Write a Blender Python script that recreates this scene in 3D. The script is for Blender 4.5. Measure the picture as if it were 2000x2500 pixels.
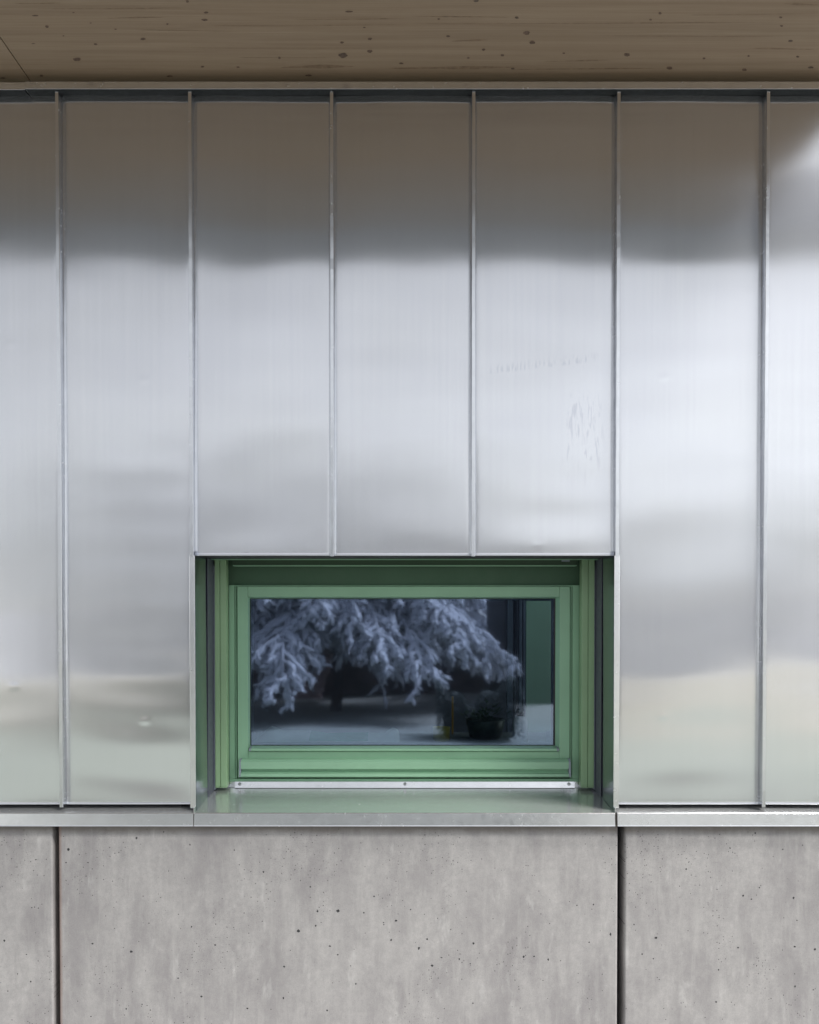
import bpy, bmesh, math, random
import numpy as np
from mathutils import Vector, Matrix
R = math.radians
sc = bpy.context.scene
C = sc.collection
for o in list(bpy.data.objects): bpy.data.objects.remove(o)

# ---------------------------------------------------------------- camera
EYE = 1.60; DIST = 2.5; FPX = 2000.0; PX0 = 988.0; PY0 = 1555.0; PITCH = R(-0.87)
cam_d = bpy.data.cameras.new("camera"); cam = bpy.data.objects.new("camera", cam_d); C.objects.link(cam)
cam_d.sensor_width = 36; cam_d.lens = 36 * FPX / 2500.0
cam_d.shift_x = (1000 - PX0) / 2500.0; cam_d.shift_y = (PY0 - 1250) / 2500.0
cam_d.clip_start = 0.05; cam_d.clip_end = 2000
cam.location = (0, -DIST, EYE); cam.rotation_euler = (R(90) + PITCH, R(0.0), 0)
sc.camera = cam

# ---------------------------------------------------------------- light
SUN_EL, SUN_AZ = 50.0, 122.0      # high, from the front right, very soft: an overcast winter day
w = bpy.data.worlds.new("World"); sc.world = w; w.use_nodes = True
nt = w.node_tree; nt.nodes.clear()
sky = nt.nodes.new("ShaderNodeTexSky"); sky.sky_type = 'NISHITA'; sky.sun_disc = False
sky.sun_elevation = R(SUN_EL); sky.sun_rotation = R(SUN_AZ); sky.air_density = 1.0; sky.dust_density = 0.3; sky.ozone_density = 1.0
hs = nt.nodes.new("ShaderNodeHueSaturation"); hs.inputs['Saturation'].default_value = 0.15
bg = nt.nodes.new("ShaderNodeBackground"); bg.inputs['Strength'].default_value = 0.11
wo = nt.nodes.new("ShaderNodeOutputWorld")
nt.links.new(sky.outputs[0], hs.inputs['Color']); nt.links.new(hs.outputs[0], bg.inputs[0]); nt.links.new(bg.outputs[0], wo.inputs[0])
sd = bpy.data.lights.new("sun", 'SUN'); sd.energy = 4.6; sd.angle = R(24); sd.color = (1, .97, .93)
sun = bpy.data.objects.new("sun", sd); C.objects.link(sun)
az = R(SUN_AZ); el = R(SUN_EL)
sdir = Vector((math.sin(az) * math.cos(el), math.cos(az) * math.cos(el), math.sin(el)))
sun.rotation_euler = sdir.to_track_quat('Z', 'Y').to_euler()
sc.view_settings.view_transform = 'Standard'; sc.view_settings.look = 'None'
sc.view_settings.exposure = 0.64; sc.view_settings.gamma = 1.0
sc.cycles.max_bounces = 10; sc.cycles.diffuse_bounces = 4; sc.cycles.glossy_bounces = 6; sc.cycles.transparent_max_bounces = 12
sc.cycles.sample_clamp_indirect = 8

# ---------------------------------------------------------------- measuring helpers
_c, _s = math.cos(-PITCH), math.sin(-PITCH)
def ray(px, py):
    x = (px - PX0) / FPX; u = -(py - PY0) / FPX
    return x, _c + u * _s, -_s + u * _c
def onY(px, py, Y=0.0):
    dx, dy, dz = ray(px, py); t = (Y + DIST) / dy
    return dx * t, EYE + dz * t
def X(px, py, Y=0.0): return onY(px, py, Y)[0]
def Z(py, Y=0.0, px=988): return onY(px, py, Y)[1]
def onZ(px, py, Zv):
    dx, dy, dz = ray(px, py); t = (Zv - EYE) / dz
    return dx * t, -DIST + dy * t

# ---------------------------------------------------------------- node helpers
def new_mat(name):
    m = bpy.data.materials.new(name); m.use_nodes = True
    n = m.node_tree; n.nodes.clear()
    out = n.nodes.new("ShaderNodeOutputMaterial"); p = n.nodes.new("ShaderNodeBsdfPrincipled")
    n.links.new(p.outputs[0], out.inputs[0])
    return m, n, p, out
def mp(n, scale=(1, 1, 1), loc=(0, 0, 0)):
    g = n.nodes.new("ShaderNodeNewGeometry"); m = n.nodes.new("ShaderNodeMapping")
    m.inputs['Scale'].default_value = scale; m.inputs['Location'].default_value = loc
    n.links.new(g.outputs['Position'], m.inputs['Vector']); return m.outputs[0]
def noise(n, vec, scale=5, detail=4, rough=.55, dist=0):
    t = n.nodes.new("ShaderNodeTexNoise"); t.inputs['Scale'].default_value = scale
    t.inputs['Detail'].default_value = detail; t.inputs['Roughness'].default_value = rough
    t.inputs['Distortion'].default_value = dist
    n.links.new(vec, t.inputs['Vector']); return t.outputs[0]
def rng(n, v, a, b, c, d, smooth=False):
    t = n.nodes.new("ShaderNodeMapRange"); t.clamp = True
    if smooth: t.interpolation_type = 'SMOOTHSTEP'
    n.links.new(v, t.inputs[0])
    for i, k in enumerate((a, b, c, d)): t.inputs[i + 1].default_value = k
    return t.outputs[0]
def mth(n, op, a, b=None, c=None):
    t = n.nodes.new("ShaderNodeMath"); t.operation = op
    for i, v in enumerate((a, b, c)):
        if v is None: continue
        if isinstance(v, (int, float)): t.inputs[i].default_value = v
        else: n.links.new(v, t.inputs[i])
    return t.outputs[0]
def mixc(n, f, a, b, mode='MIX'):
    t = n.nodes.new("ShaderNodeMix"); t.data_type = 'RGBA'; t.blend_type = mode
    if isinstance(f, (int, float)): t.inputs[0].default_value = f
    else: n.links.new(f, t.inputs[0])
    for i, v in ((6, a), (7, b)):
        if isinstance(v, tuple): t.inputs[i].default_value = (*v, 1) if len(v) == 3 else v
        else: n.links.new(v, t.inputs[i])
    return t.outputs[2]
def bump(n, h, strength, dist=.001, normal=None):
    t = n.nodes.new("ShaderNodeBump"); t.inputs['Strength'].default_value = strength; t.inputs['Distance'].default_value = dist
    n.links.new(h, t.inputs['Height'])
    if normal is not None: n.links.new(normal, t.inputs['Normal'])
    return t.outputs[0]
def sep(n, vec):
    t = n.nodes.new("ShaderNodeSeparateXYZ"); n.links.new(vec, t.inputs[0]); return t.outputs

def simple(name, col, rough=.5, metal=0, var=.08, scale=6, bump_s=0, bscale=300, spec=.5, edges=None):
    m, n, p, _ = new_mat(name)
    v = mp(n); a = noise(n, v, scale, 5)
    dark = tuple(c * (1 - var) for c in col); lite = tuple(min(1, c * (1 + var)) for c in col)
    n.links.new(mixc(n, rng(n, a, .3, .7, 0, 1), dark, lite), p.inputs['Base Color'])
    n.links.new(rng(n, noise(n, v, scale * 3, 4), .3, .7, rough * .85, min(1, rough * 1.15)), p.inputs['Roughness'])
    p.inputs['Metallic'].default_value = metal; p.inputs['Specular IOR Level'].default_value = spec
    if bump_s: n.links.new(bump(n, noise(n, v, bscale, 3), bump_s, .0005), p.inputs['Normal'])
    return m

# ---- zinc / aluminium sheet, rolled vertically: glossy lobe is wide across, tight up and down
def make_panel_metal():
    m, n, p, out = new_mat("rolled_metal")
    v = mp(n)
    streak = noise(n, mp(n, (60, 1, .9)), 1, 5, .6)
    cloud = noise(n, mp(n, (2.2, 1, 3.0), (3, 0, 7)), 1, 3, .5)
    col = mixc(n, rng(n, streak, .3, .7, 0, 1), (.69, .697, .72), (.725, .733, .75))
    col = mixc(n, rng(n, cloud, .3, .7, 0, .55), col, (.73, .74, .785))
    fine = noise(n, v, 700, 2, .6)
    col = mixc(n, rng(n, fine, .35, .65, 0, .10), col, (.56, .57, .60))
    # finger smears and handling marks on the third panel over the window
    P = sep(n, v)
    x0, z0 = onY(1185, 912); x1, z1 = onY(1465, 880)
    sl = (z1 - z0) / (x1 - x0)
    zz = mth(n, 'SUBTRACT', P[2], mth(n, 'MULTIPLY_ADD', P[0], sl, z0 - sl * x0))
    inb = mth(n, 'MULTIPLY', rng(n, zz, -.004, .000, 0, 1), rng(n, zz, .008, .030, 1, 0))
    inx = mth(n, 'MULTIPLY', rng(n, P[0], x0, x0 + .01, 0, 1), rng(n, P[0], x1 - .01, x1, 1, 0))
    fing = rng(n, noise(n, mp(n, (150, 1, 22)), 1, 2), .50, .58, 0, 1)
    smA = mth(n, 'MULTIPLY', mth(n, 'MULTIPLY', inb, inx), fing)
    xa, za = onY(1368, 1200); xb, zb = onY(1480, 950)
    inB = mth(n, 'MULTIPLY', mth(n, 'MULTIPLY', rng(n, P[0], xa, xa + .03, 0, 1), rng(n, P[0], xb - .03, xb, 1, 0)),
              mth(n, 'MULTIPLY', rng(n, P[2], za, za + .12, 0, 1), rng(n, P[2], zb - .05, zb, 1, 0)))
    rub = rng(n, noise(n, mp(n, (75, 1, 11), (5, 0, 2)), 1, 3, .6, 1.2), .56, .62, 0, 1)
    smear = mth(n, 'MAXIMUM', smA, mth(n, 'MULTIPLY', inB, rub))
    col = mixc(n, mth(n, 'MULTIPLY', smear, .24), col, (.42, .44, .50))
    n.links.new(col, p.inputs['Base Color'])
    p.inputs['Metallic'].default_value = 1
    n.links.new(mth(n, 'ADD', rng(n, cloud, .3, .7, .175, .21), mth(n, 'MULTIPLY', smear, .06)), p.inputs['Roughness'])
    p.inputs['Anisotropic'].default_value = .94
    tg = n.nodes.new("ShaderNodeCombineXYZ"); tg.inputs[0].default_value = 1
    n.links.new(tg.outputs[0], p.inputs['Tangent'])
    nb = bump(n, fine, .04, .0002)
    n.links.new(nb, p.inputs['Normal'])
    q = n.nodes.new("ShaderNodeBsdfPrincipled"); n.links.new(col, q.inputs['Base Color'])
    q.inputs['Metallic'].default_value = 1; q.inputs['Roughness'].default_value = .52
    n.links.new(nb, q.inputs['Normal'])
    mx = n.nodes.new("ShaderNodeMixShader"); mx.inputs[0].default_value = .11
    n.links.new(p.outputs[0], mx.inputs[1]); n.links.new(q.outputs[0], mx.inputs[2]); n.links.new(mx.outputs[0], out.inputs[0])
    return m
M = {}
M['panel'] = make_panel_metal()
M['trim'] = simple('folded_metal_trim', (.84, .85, .87), .24, 1, .03, 25)
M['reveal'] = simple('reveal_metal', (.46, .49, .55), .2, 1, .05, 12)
def make_sill_metal():
    m, n, p, out = new_mat("mill_finish_sill")
    a = noise(n, mp(n, (1, 1.6, 1)), 160, 4, .7, .6)
    col = mixc(n, rng(n, a, .35, .65, 0, 1), (.66, .68, .69), (.82, .84, .84))
    n.links.new(col, p.inputs['Base Color']); p.inputs['Metallic'].default_value = .72
    n.links.new(rng(n, a, .3, .7, .12, .28), p.inputs['Roughness'])
    n.links.new(bump(n, a, .14, .0005), p.inputs['Normal'])
    return m
M['sill'] = make_sill_metal()
M['green'] = simple('green_coated_timber_aluminium', (.275, .49, .325), .38, 0, .04, 9)
M['green_rail'] = simple('green_coated_guide_rail', (.30, .47, .27), .36, 0, .04, 9)
M['endcap'] = simple('grey_plastic_end_cap', (.27, .31, .36), .4, 0, .06, 40)
M['gasket'] = simple('black_rubber_gasket', (.02, .025, .03), .6, 0, .2, 40)
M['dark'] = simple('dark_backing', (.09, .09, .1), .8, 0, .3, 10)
M['strip'] = simple('dark_reveal_reflection', (.09, .095, .13), .35, 0, .05, 20)
M['seam'] = simple('folded_seam_metal', (.74, .755, .785), .24, 1, .03, 25)
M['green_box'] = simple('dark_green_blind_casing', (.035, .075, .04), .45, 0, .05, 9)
M['green_ext'] = simple('deep_green_head_panel', (.085, .17, .105), .6, 0, .06, 9)
M['screw'] = simple('steel_screw', (.5, .5, .52), .3, 1, .1, 200)
M['gutter'] = simple('grey_edge_beam', (.40, .43, .49), .55, 0, .06, 3)
M['plaster'] = simple('dim_interior_wall', (.20, .22, .30), .8, 0, .15, 2)
M['floor_in'] = simple('interior_floor', (.08, .07, .06), .6, 0, .2, 3)
M['curtain'] = simple('pale_green_board', (.19, .31, .25), .5, 0, .08, 4)
M['mullion'] = simple('dark_blue_grey_frame', (.06, .08, .12), .4, 0, .1, 10)
M['cloth'] = simple('white_cloth', (.62, .66, .68), .9, 0, .08, 30, .3, 200)
M['clothg'] = simple('green_cloth_stripe', (.08, .35, .25), .9, 0, .1, 30)
M['yellow'] = simple('yellow_cup', (.55, .42, .06), .4, 0, .1, 20)
M['black'] = simple('black_plastic', (.015, .02, .02), .35, 0, .2, 20)
M['bottle'] = simple('grey_green_bottle', (.24, .30, .30), .25, 0, .1, 20)
M['leaf'] = simple('house_plant_leaf', (.02, .06, .03), .45, 0, .3, 60)
M['orange'] = simple('orange_stick', (.5, .25, .05), .5, 0, .1, 20)
M['ledge'] = simple('grey_ledge', (.16, .18, .20), .5, 0, .1, 12)
M['bark'] = simple('spruce_bark', (.07, .05, .045), .9, 0, .4, 9, .5, 40)
M['shed'] = simple('old_dark_boards', (.12, .085, .08), .85, 0, .4, 5, .3, 60)
M['blocker'] = simple('matt_black', (.02, .022, .028), .85, 0, .2, 5)
M['pore'] = simple('open_air_pore', (.045, .045, .048), .9, 0, .5, 400)
M['leafout'] = simple('dark_hedge_leaf', (.03, .045, .035), .6, 0, .5, 30)
M['planks'] = simple('stacked_pale_planks', (.55, .40, .36), .8, 0, .3, 14, .3, 60)

def make_wood():
    m, n, p, out = new_mat("spruce_board")
    g = noise(n, mp(n, (1.2, 55, 1)), 1, 6, .62, .15)
    g2 = noise(n, mp(n, (5, 300, 1)), 1, 4, .6)
    lam = noise(n, mp(n, (.35, 9, 1)), 1, 1, .4)
    big = noise(n, mp(n, (1.5, 5, 1), (4, 1, 0)), 1, 3, .5)
    col = mixc(n, rng(n, g, .3, .72, 0, 1), (.54, .43, .315), (.38, .29, .205))
    col = mixc(n, rng(n, g2, .35, .75, 0, .35), col, (.30, .20, .12))
    col = mixc(n, rng(n, lam, .3, .7, 0, .35), col, (.46, .325, .225))
    col = mixc(n, rng(n, big, .35, .7, 0, .3), col, (.40, .30, .20))
    PW = sep(n, mp(n))      # colour turns silver grey towards the open edge
    grey_y = mth(n, 'ADD', PW[1], mth(n, 'MULTIPLY_ADD', big, .3, -.15))
    col = mixc(n, rng(n, grey_y, -.90, -.38, .8, 0), col, (.37, .375, .39))
    n.links.new(col, p.inputs['Base Color']); p.inputs['Roughness'].default_value = .62
    n.links.new(bump(n, g2, .25, .0006), p.inputs['Normal'])
    return m
M['wood'] = make_wood()
M['knot'] = simple('wood_knot', (.20, .135, .10), .6, 0, .45, 180)
M['knot2'] = simple('grey_loose_knot', (.18, .13, .10), .6, 0, .35, 150)
M['streakw'] = simple('resin_streak', (.34, .245, .165), .6, 0, .25, 60)

def make_concrete():
    m, n, p, out = new_mat("precast_concrete")
    v = mp(n)
    c1 = noise(n, mp(n, (4.5, 4, 3.0)), 1, 8, .6, .4)
    c2 = noise(n, mp(n, (14, 10, 5.5), (9, 0, 2)), 1, 6, .62, .2)
    c3 = noise(n, v, 38, 8, .75)
    gr = noise(n, v, 420, 3, .7)
    col = mixc(n, rng(n, c1, .40, .62, 0, 1), (.365, .350, .350), (.462, .447, .440))
    col = mixc(n, rng(n, c2, .42, .62, 0, .65), col, (.57, .555, .54))
    col = mixc(n, rng(n, c3, .38, .66, 0, .45), col, (.31, .30, .303))
    col = mixc(n, rng(n, gr, .35, .7, 0, .30), col, (.15, .147, .15))
    # laitance blooms
    wl = noise(n, mp(n, (22, 5, 7), (1, 4, 8)), 1, 5, .65, .2)
    col = mixc(n, rng(n, wl, .60, .72, 0, .5), col, (.62, .615, .60))
    dk = noise(n, mp(n, (9, 5, 4), (7, 1, 3)), 1, 7, .7, .5)
    col = mixc(n, rng(n, dk, .52, .66, 0, .45), col, (.30, .288, .29))
    vs_ = noise(n, mp(n, (38, 5, 4.5), (3, 2, 1)), 1, 6, .7, .3)
    col = mixc(n, rng(n, vs_, .50, .72, 0, .35), col, (.56, .55, .53))
    # air pores of two sizes, denser in patches
    def pores(scale, rad, keep, patch, pa):
        t = n.nodes.new("ShaderNodeTexVoronoi"); t.inputs['Scale'].default_value = scale
        n.links.new(mp(n, (1, .0, 1.0)), t.inputs['Vector']); t.inputs['Randomness'].default_value = 1
        # wobble the outline
        ds = mth(n, 'ADD', t.outputs['Distance'], mth(n, 'MULTIPLY_ADD', gr, .12, -.06))
        s = n.nodes.new("ShaderNodeSeparateColor"); n.links.new(t.outputs['Color'], s.inputs[0])
        size = mth(n, 'MULTIPLY', s.outputs[1], rad)
        hole = mth(n, 'LESS_THAN', ds, size)
        pick = mth(n, 'LESS_THAN', s.outputs[0], mth(n, 'MULTIPLY', rng(n, patch, pa[0], pa[1], .05, 1), keep))
        return mth(n, 'MULTIPLY', hole, pick)
    patch = noise(n, mp(n, (5, 1, 4), (2, 0, 5)), 1, 3, .5)
    h1 = pores(150, .24, .40, patch, (.50, .62))
    h2 = pores(430, .34, .6, patch, (.52, .64))
    h3 = pores(60, .10, .10, patch, (.0, .3))
    hole = mth(n, 'MAXIMUM', mth(n, 'MAXIMUM', h1, mth(n, 'MULTIPLY', h2, .55)), h3)
    col = mixc(n, mth(n, 'MULTIPLY', hole, .82), col, (.03, .03, .032))
    # painted shadow line under the drip edge, and rust-brown arris stain of the joint
    P = sep(n, v)
    wob = mth(n, 'MULTIPLY_ADD', noise(n, mp(n, (14, 1, 14)), 1, 4), .022, -.011)
    zt = Z(2030, -.028)
    drip_shade = rng(n, mth(n, 'ADD', P[2], wob), zt - .008, zt + .006, 0, .55)
    col = mixc(n, drip_shade, col, (.15, .125, .10))
    xj = X(144, 2200, -.028)
    rust = mth(n, 'MULTIPLY', rng(n, mth(n, 'ADD', P[0], mth(n, 'MULTIPLY', wob, .25)), xj + .004, xj + .012, .65, 0), mth(n, 'GREATER_THAN', P[0], xj - .01))
    col = mixc(n, rust, col, (.30, .20, .165))
    n.links.new(col, p.inputs['Base Color']); p.inputs['Roughness'].default_value = .82
    hgt = mth(n, 'SUBTRACT', mth(n, 'MULTIPLY', c3, .5), mth(n, 'MULTIPLY', hole, 2.5))
    n.links.new(bump(n, gr, .25, .0005, bump(n, hgt, .5, .0012)), p.inputs['Normal'])
    return m
M['concrete'] = make_concrete()

def make_snow_bough():
    m, n, p, out = new_mat("snow_laden_needles")
    g = n.nodes.new("ShaderNodeNewGeometry"); s = sep(n, g.outputs['Normal'])
    a = noise(n, mp(n), 9, 4)
    f = rng(n, mth(n, 'ADD', s[2], mth(n, 'MULTIPLY_ADD', a, 1.8, -.9)), -.95, -.5, 0, 1)
    n.links.new(mixc(n, f, (.028, .045, .035), (.74, .76, .80)), p.inputs['Base Color'])
    p.inputs['Roughness'].default_value = .85
    return m
M['bough'] = make_snow_bough()
def make_ground():
    m, n, p, out = new_mat("thawing_snow_ground")
    v = mp(n); P = sep(n, v)
    a = noise(n, mp(n, (.5, 1.2, 1)), 1, 6, .6); b = noise(n, v, 30, 4, .7)
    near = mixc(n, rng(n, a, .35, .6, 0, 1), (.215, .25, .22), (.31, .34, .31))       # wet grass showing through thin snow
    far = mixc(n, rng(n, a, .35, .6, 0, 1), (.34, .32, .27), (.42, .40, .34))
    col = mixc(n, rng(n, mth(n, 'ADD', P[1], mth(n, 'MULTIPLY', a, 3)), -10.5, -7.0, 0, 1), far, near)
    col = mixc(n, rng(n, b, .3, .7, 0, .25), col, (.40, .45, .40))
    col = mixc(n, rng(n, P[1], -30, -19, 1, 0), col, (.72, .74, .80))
    gv = noise(n, v, 45, 5, .8)
    dark_strip = mixc(n, rng(n, gv, .3, .7, 0, 1), (.05, .048, .045), (.15, .145, .14))       # unseen dark strip added along the wall to cut bounce light
    col = mixc(n, rng(n, mth(n, 'ADD', P[1], mth(n, 'MULTIPLY', a, .8)), -4.7, -4.2, 0, 1), col, dark_strip)
    n.links.new(col, p.inputs['Base Color']); p.inputs['Roughness'].default_value = .85
    return m
M['ground'] = make_ground()
def make_glass():
    m, n, p, out = new_mat("double_glazing")
    n.nodes.remove(p)
    t = n.nodes.new("ShaderNodeBsdfTransparent"); t.inputs[0].default_value = (.78, .88, .88, 1)
    g = n.nodes.new("ShaderNodeBsdfGlossy"); g.inputs['Roughness'].default_value = .028; g.inputs['Color'].default_value = (.58, .68, 1.0, 1)
    fr = n.nodes.new("ShaderNodeFresnel"); fr.inputs[0].default_value = 1.5
    f = mth(n, 'MULTIPLY_ADD', fr.outputs[0], 1.0, .17)
    mx = n.nodes.new("ShaderNodeMixShader"); n.links.new(f, mx.inputs[0])
    n.links.new(t.outputs[0], mx.inputs[1]); n.links.new(g.outputs[0], mx.inputs[2]); n.links.new(mx.outputs[0], out.inputs[0])
    wv = noise(n, mp(n), 2.2, 1, .3)
    n.links.new(bump(n, wv, .12, .004), g.inputs['Normal'])
    return m
M['glass'] = make_glass()

# ---------------------------------------------------------------- object helpers
def tag(o, label=None, cat=None, group=None, kind=None):
    if label: o['label'] = label
    if cat: o['category'] = cat
    if group: o['group'] = group
    if kind: o['kind'] = kind
    return o
def thing(name, loc, label, cat, group=None):
    o = bpy.data.objects.new(name, None); o.empty_display_size = .05; C.objects.link(o); o.location = loc
    return tag(o, label, cat, group)
def link(name, me, mat, parent=None):
    o = bpy.data.objects.new(name, me); C.objects.link(o)
    for mm in (mat if isinstance(mat, (list, tuple)) else [mat]): me.materials.append(mm)
    if parent is not None:
        o.parent = parent; o.matrix_parent_inverse = Matrix.Identity(4); o.location = -Vector(wpos(parent))
    return o
def wpos(p):
    v = Vector(p.location)
    while p.parent: p = p.parent; v = v + p.location
    return v
def bm_box(bm, x0, x1, y0, y1, z0, z1):
    vs = [bm.verts.new(c) for c in ((x0, y0, z0), (x1, y0, z0), (x1, y1, z0), (x0, y1, z0), (x0, y0, z1), (x1, y0, z1), (x1, y1, z1), (x0, y1, z1))]
    for f in ((0, 3, 2, 1), (4, 5, 6, 7), (0, 1, 5, 4), (1, 2, 6, 5), (2, 3, 7, 6), (3, 0, 4, 7)): bm.faces.new([vs[i] for i in f])
def box(name, b, mat, parent=None, bev=.001, seg=2, extra=()):
    bm = bmesh.new()
    for q in [b] + list(extra): bm_box(bm, *[float(v) for v in q])
    if bev: bmesh.ops.bevel(bm, geom=list(bm.edges), offset=bev, segments=seg, affect='EDGES', profile=.5, clamp_overlap=True)
    me = bpy.data.meshes.new(name); bm.to_mesh(me); bm.free()
    for p in me.polygons: p.use_smooth = False
    return link(name, me, mat, parent)
def extrude_poly(name, pts, axis, a0, a1, mat, parent=None, bev=.0008, smooth=False):
    """pts: closed outline in the plane across `axis`, (y,z) for 'x' and (x,y) for 'z'"""
    bm = bmesh.new()
    def mk(a, p): return (a, p[0], p[1]) if axis == 'x' else (p[0], p[1], a)
    A = [bm.verts.new(mk(a0, p)) for p in pts]; B = [bm.verts.new(mk(a1, p)) for p in pts]
    n_ = len(pts)
    bm.faces.new(A); bm.faces.new(B[::-1])
    for i in range(n_): bm.faces.new((A[i], B[i], B[(i + 1) % n_], A[(i + 1) % n_]))
    bmesh.ops.recalc_face_normals(bm, faces=bm.faces)
    if bev: bmesh.ops.bevel(bm, geom=list(bm.edges), offset=bev, segments=2, affect='EDGES', profile=.5, clamp_overlap=True)
    me = bpy.data.meshes.new(name); bm.to_mesh(me); bm.free()
    return link(name, me, mat, parent)

# ---------------------------------------------------------------- geometry constants
TOP = 1649.0 / 1000 + EYE                # underside of the roof
SILL_W = .635
seam_px = [(-205, -190), (140, 150), (465.5, 474), (808.5, 813), (1159.5, 1153), (1510.5, 1500), (1876.5, 1864)]
seam_x = [(X(a, 230, -.022) + X(b, 1960 if i in (0, 1, 6) else 1345, -.022)) / 2 for i, (a, b) in enumerate(seam_px)]
seam_x[2] = -SILL_W - .008; seam_x[5] = SILL_W + .007
XL, XR = seam_x[0] - .43, 3.2
seam_x = [XL] + seam_x + [seam_x[-1] + .44, seam_x[-1] + .88]
Z_TOPF = Z(214, -.035)                 # bottom of the top flashing
Z_PTOP = Z_TOPF + .01
Z_PBOT = Z(1962, 0)
Z_HEAD = Z(1355, 0)
Z_SILL_OUT = Z(1985, -.045); Z_SILL_IN = Z(1924, .24)
Z_DRIP = Z(2016, -.045)

# ---------------------------------------------------------------- ground, sky side
def grid_mesh(name, x0, x1, y0, y1, nx, ny, fn, mat):
    xs = np.linspace(x0, x1, nx); ys = np.linspace(y0, y1, ny)
    vs = [(x, y, fn(x, y)) for y in ys for x in xs]
    fs = [(j * nx + i, j * nx + i + 1, (j + 1) * nx + i + 1, (j + 1) * nx + i) for j in range(ny - 1) for i in range(nx - 1)]
    me = bpy.data.meshes.new(name); me.from_pydata(vs, [], fs)
    for p in me.polygons: p.use_smooth = True
    return link(name, me, mat)
def gz(x, y):
    s = .05 * math.sin(x * .9 + y * .4) + .04 * math.sin(x * .37 - y * .8 + 2)
    k = min(1, max(0, (-y - 3.5) / 4))
    return s * k + .0 
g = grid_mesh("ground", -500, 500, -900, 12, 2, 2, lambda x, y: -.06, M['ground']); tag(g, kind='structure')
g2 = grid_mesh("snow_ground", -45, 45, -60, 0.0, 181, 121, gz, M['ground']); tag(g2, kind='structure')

# ---------------------------------------------------------------- structural wall behind the cladding
bk = box("building_wall", (-4.1, -SILL_W - .06, .05, .30, 0, TOP + .05), M['dark'], None, 0,
         extra=[(SILL_W + .06, XR + .1, .05, .30, 0, TOP + .05), (-SILL_W - .06, SILL_W + .06, .05, .30, 0, Z(2000, .05)), (-SILL_W - .06, SILL_W + .06, .05, .30, Z_HEAD + .03, TOP + .05)])
tag(bk, "dark structural wall hidden behind the cladding and the plinth", "wall", kind='structure')

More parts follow.
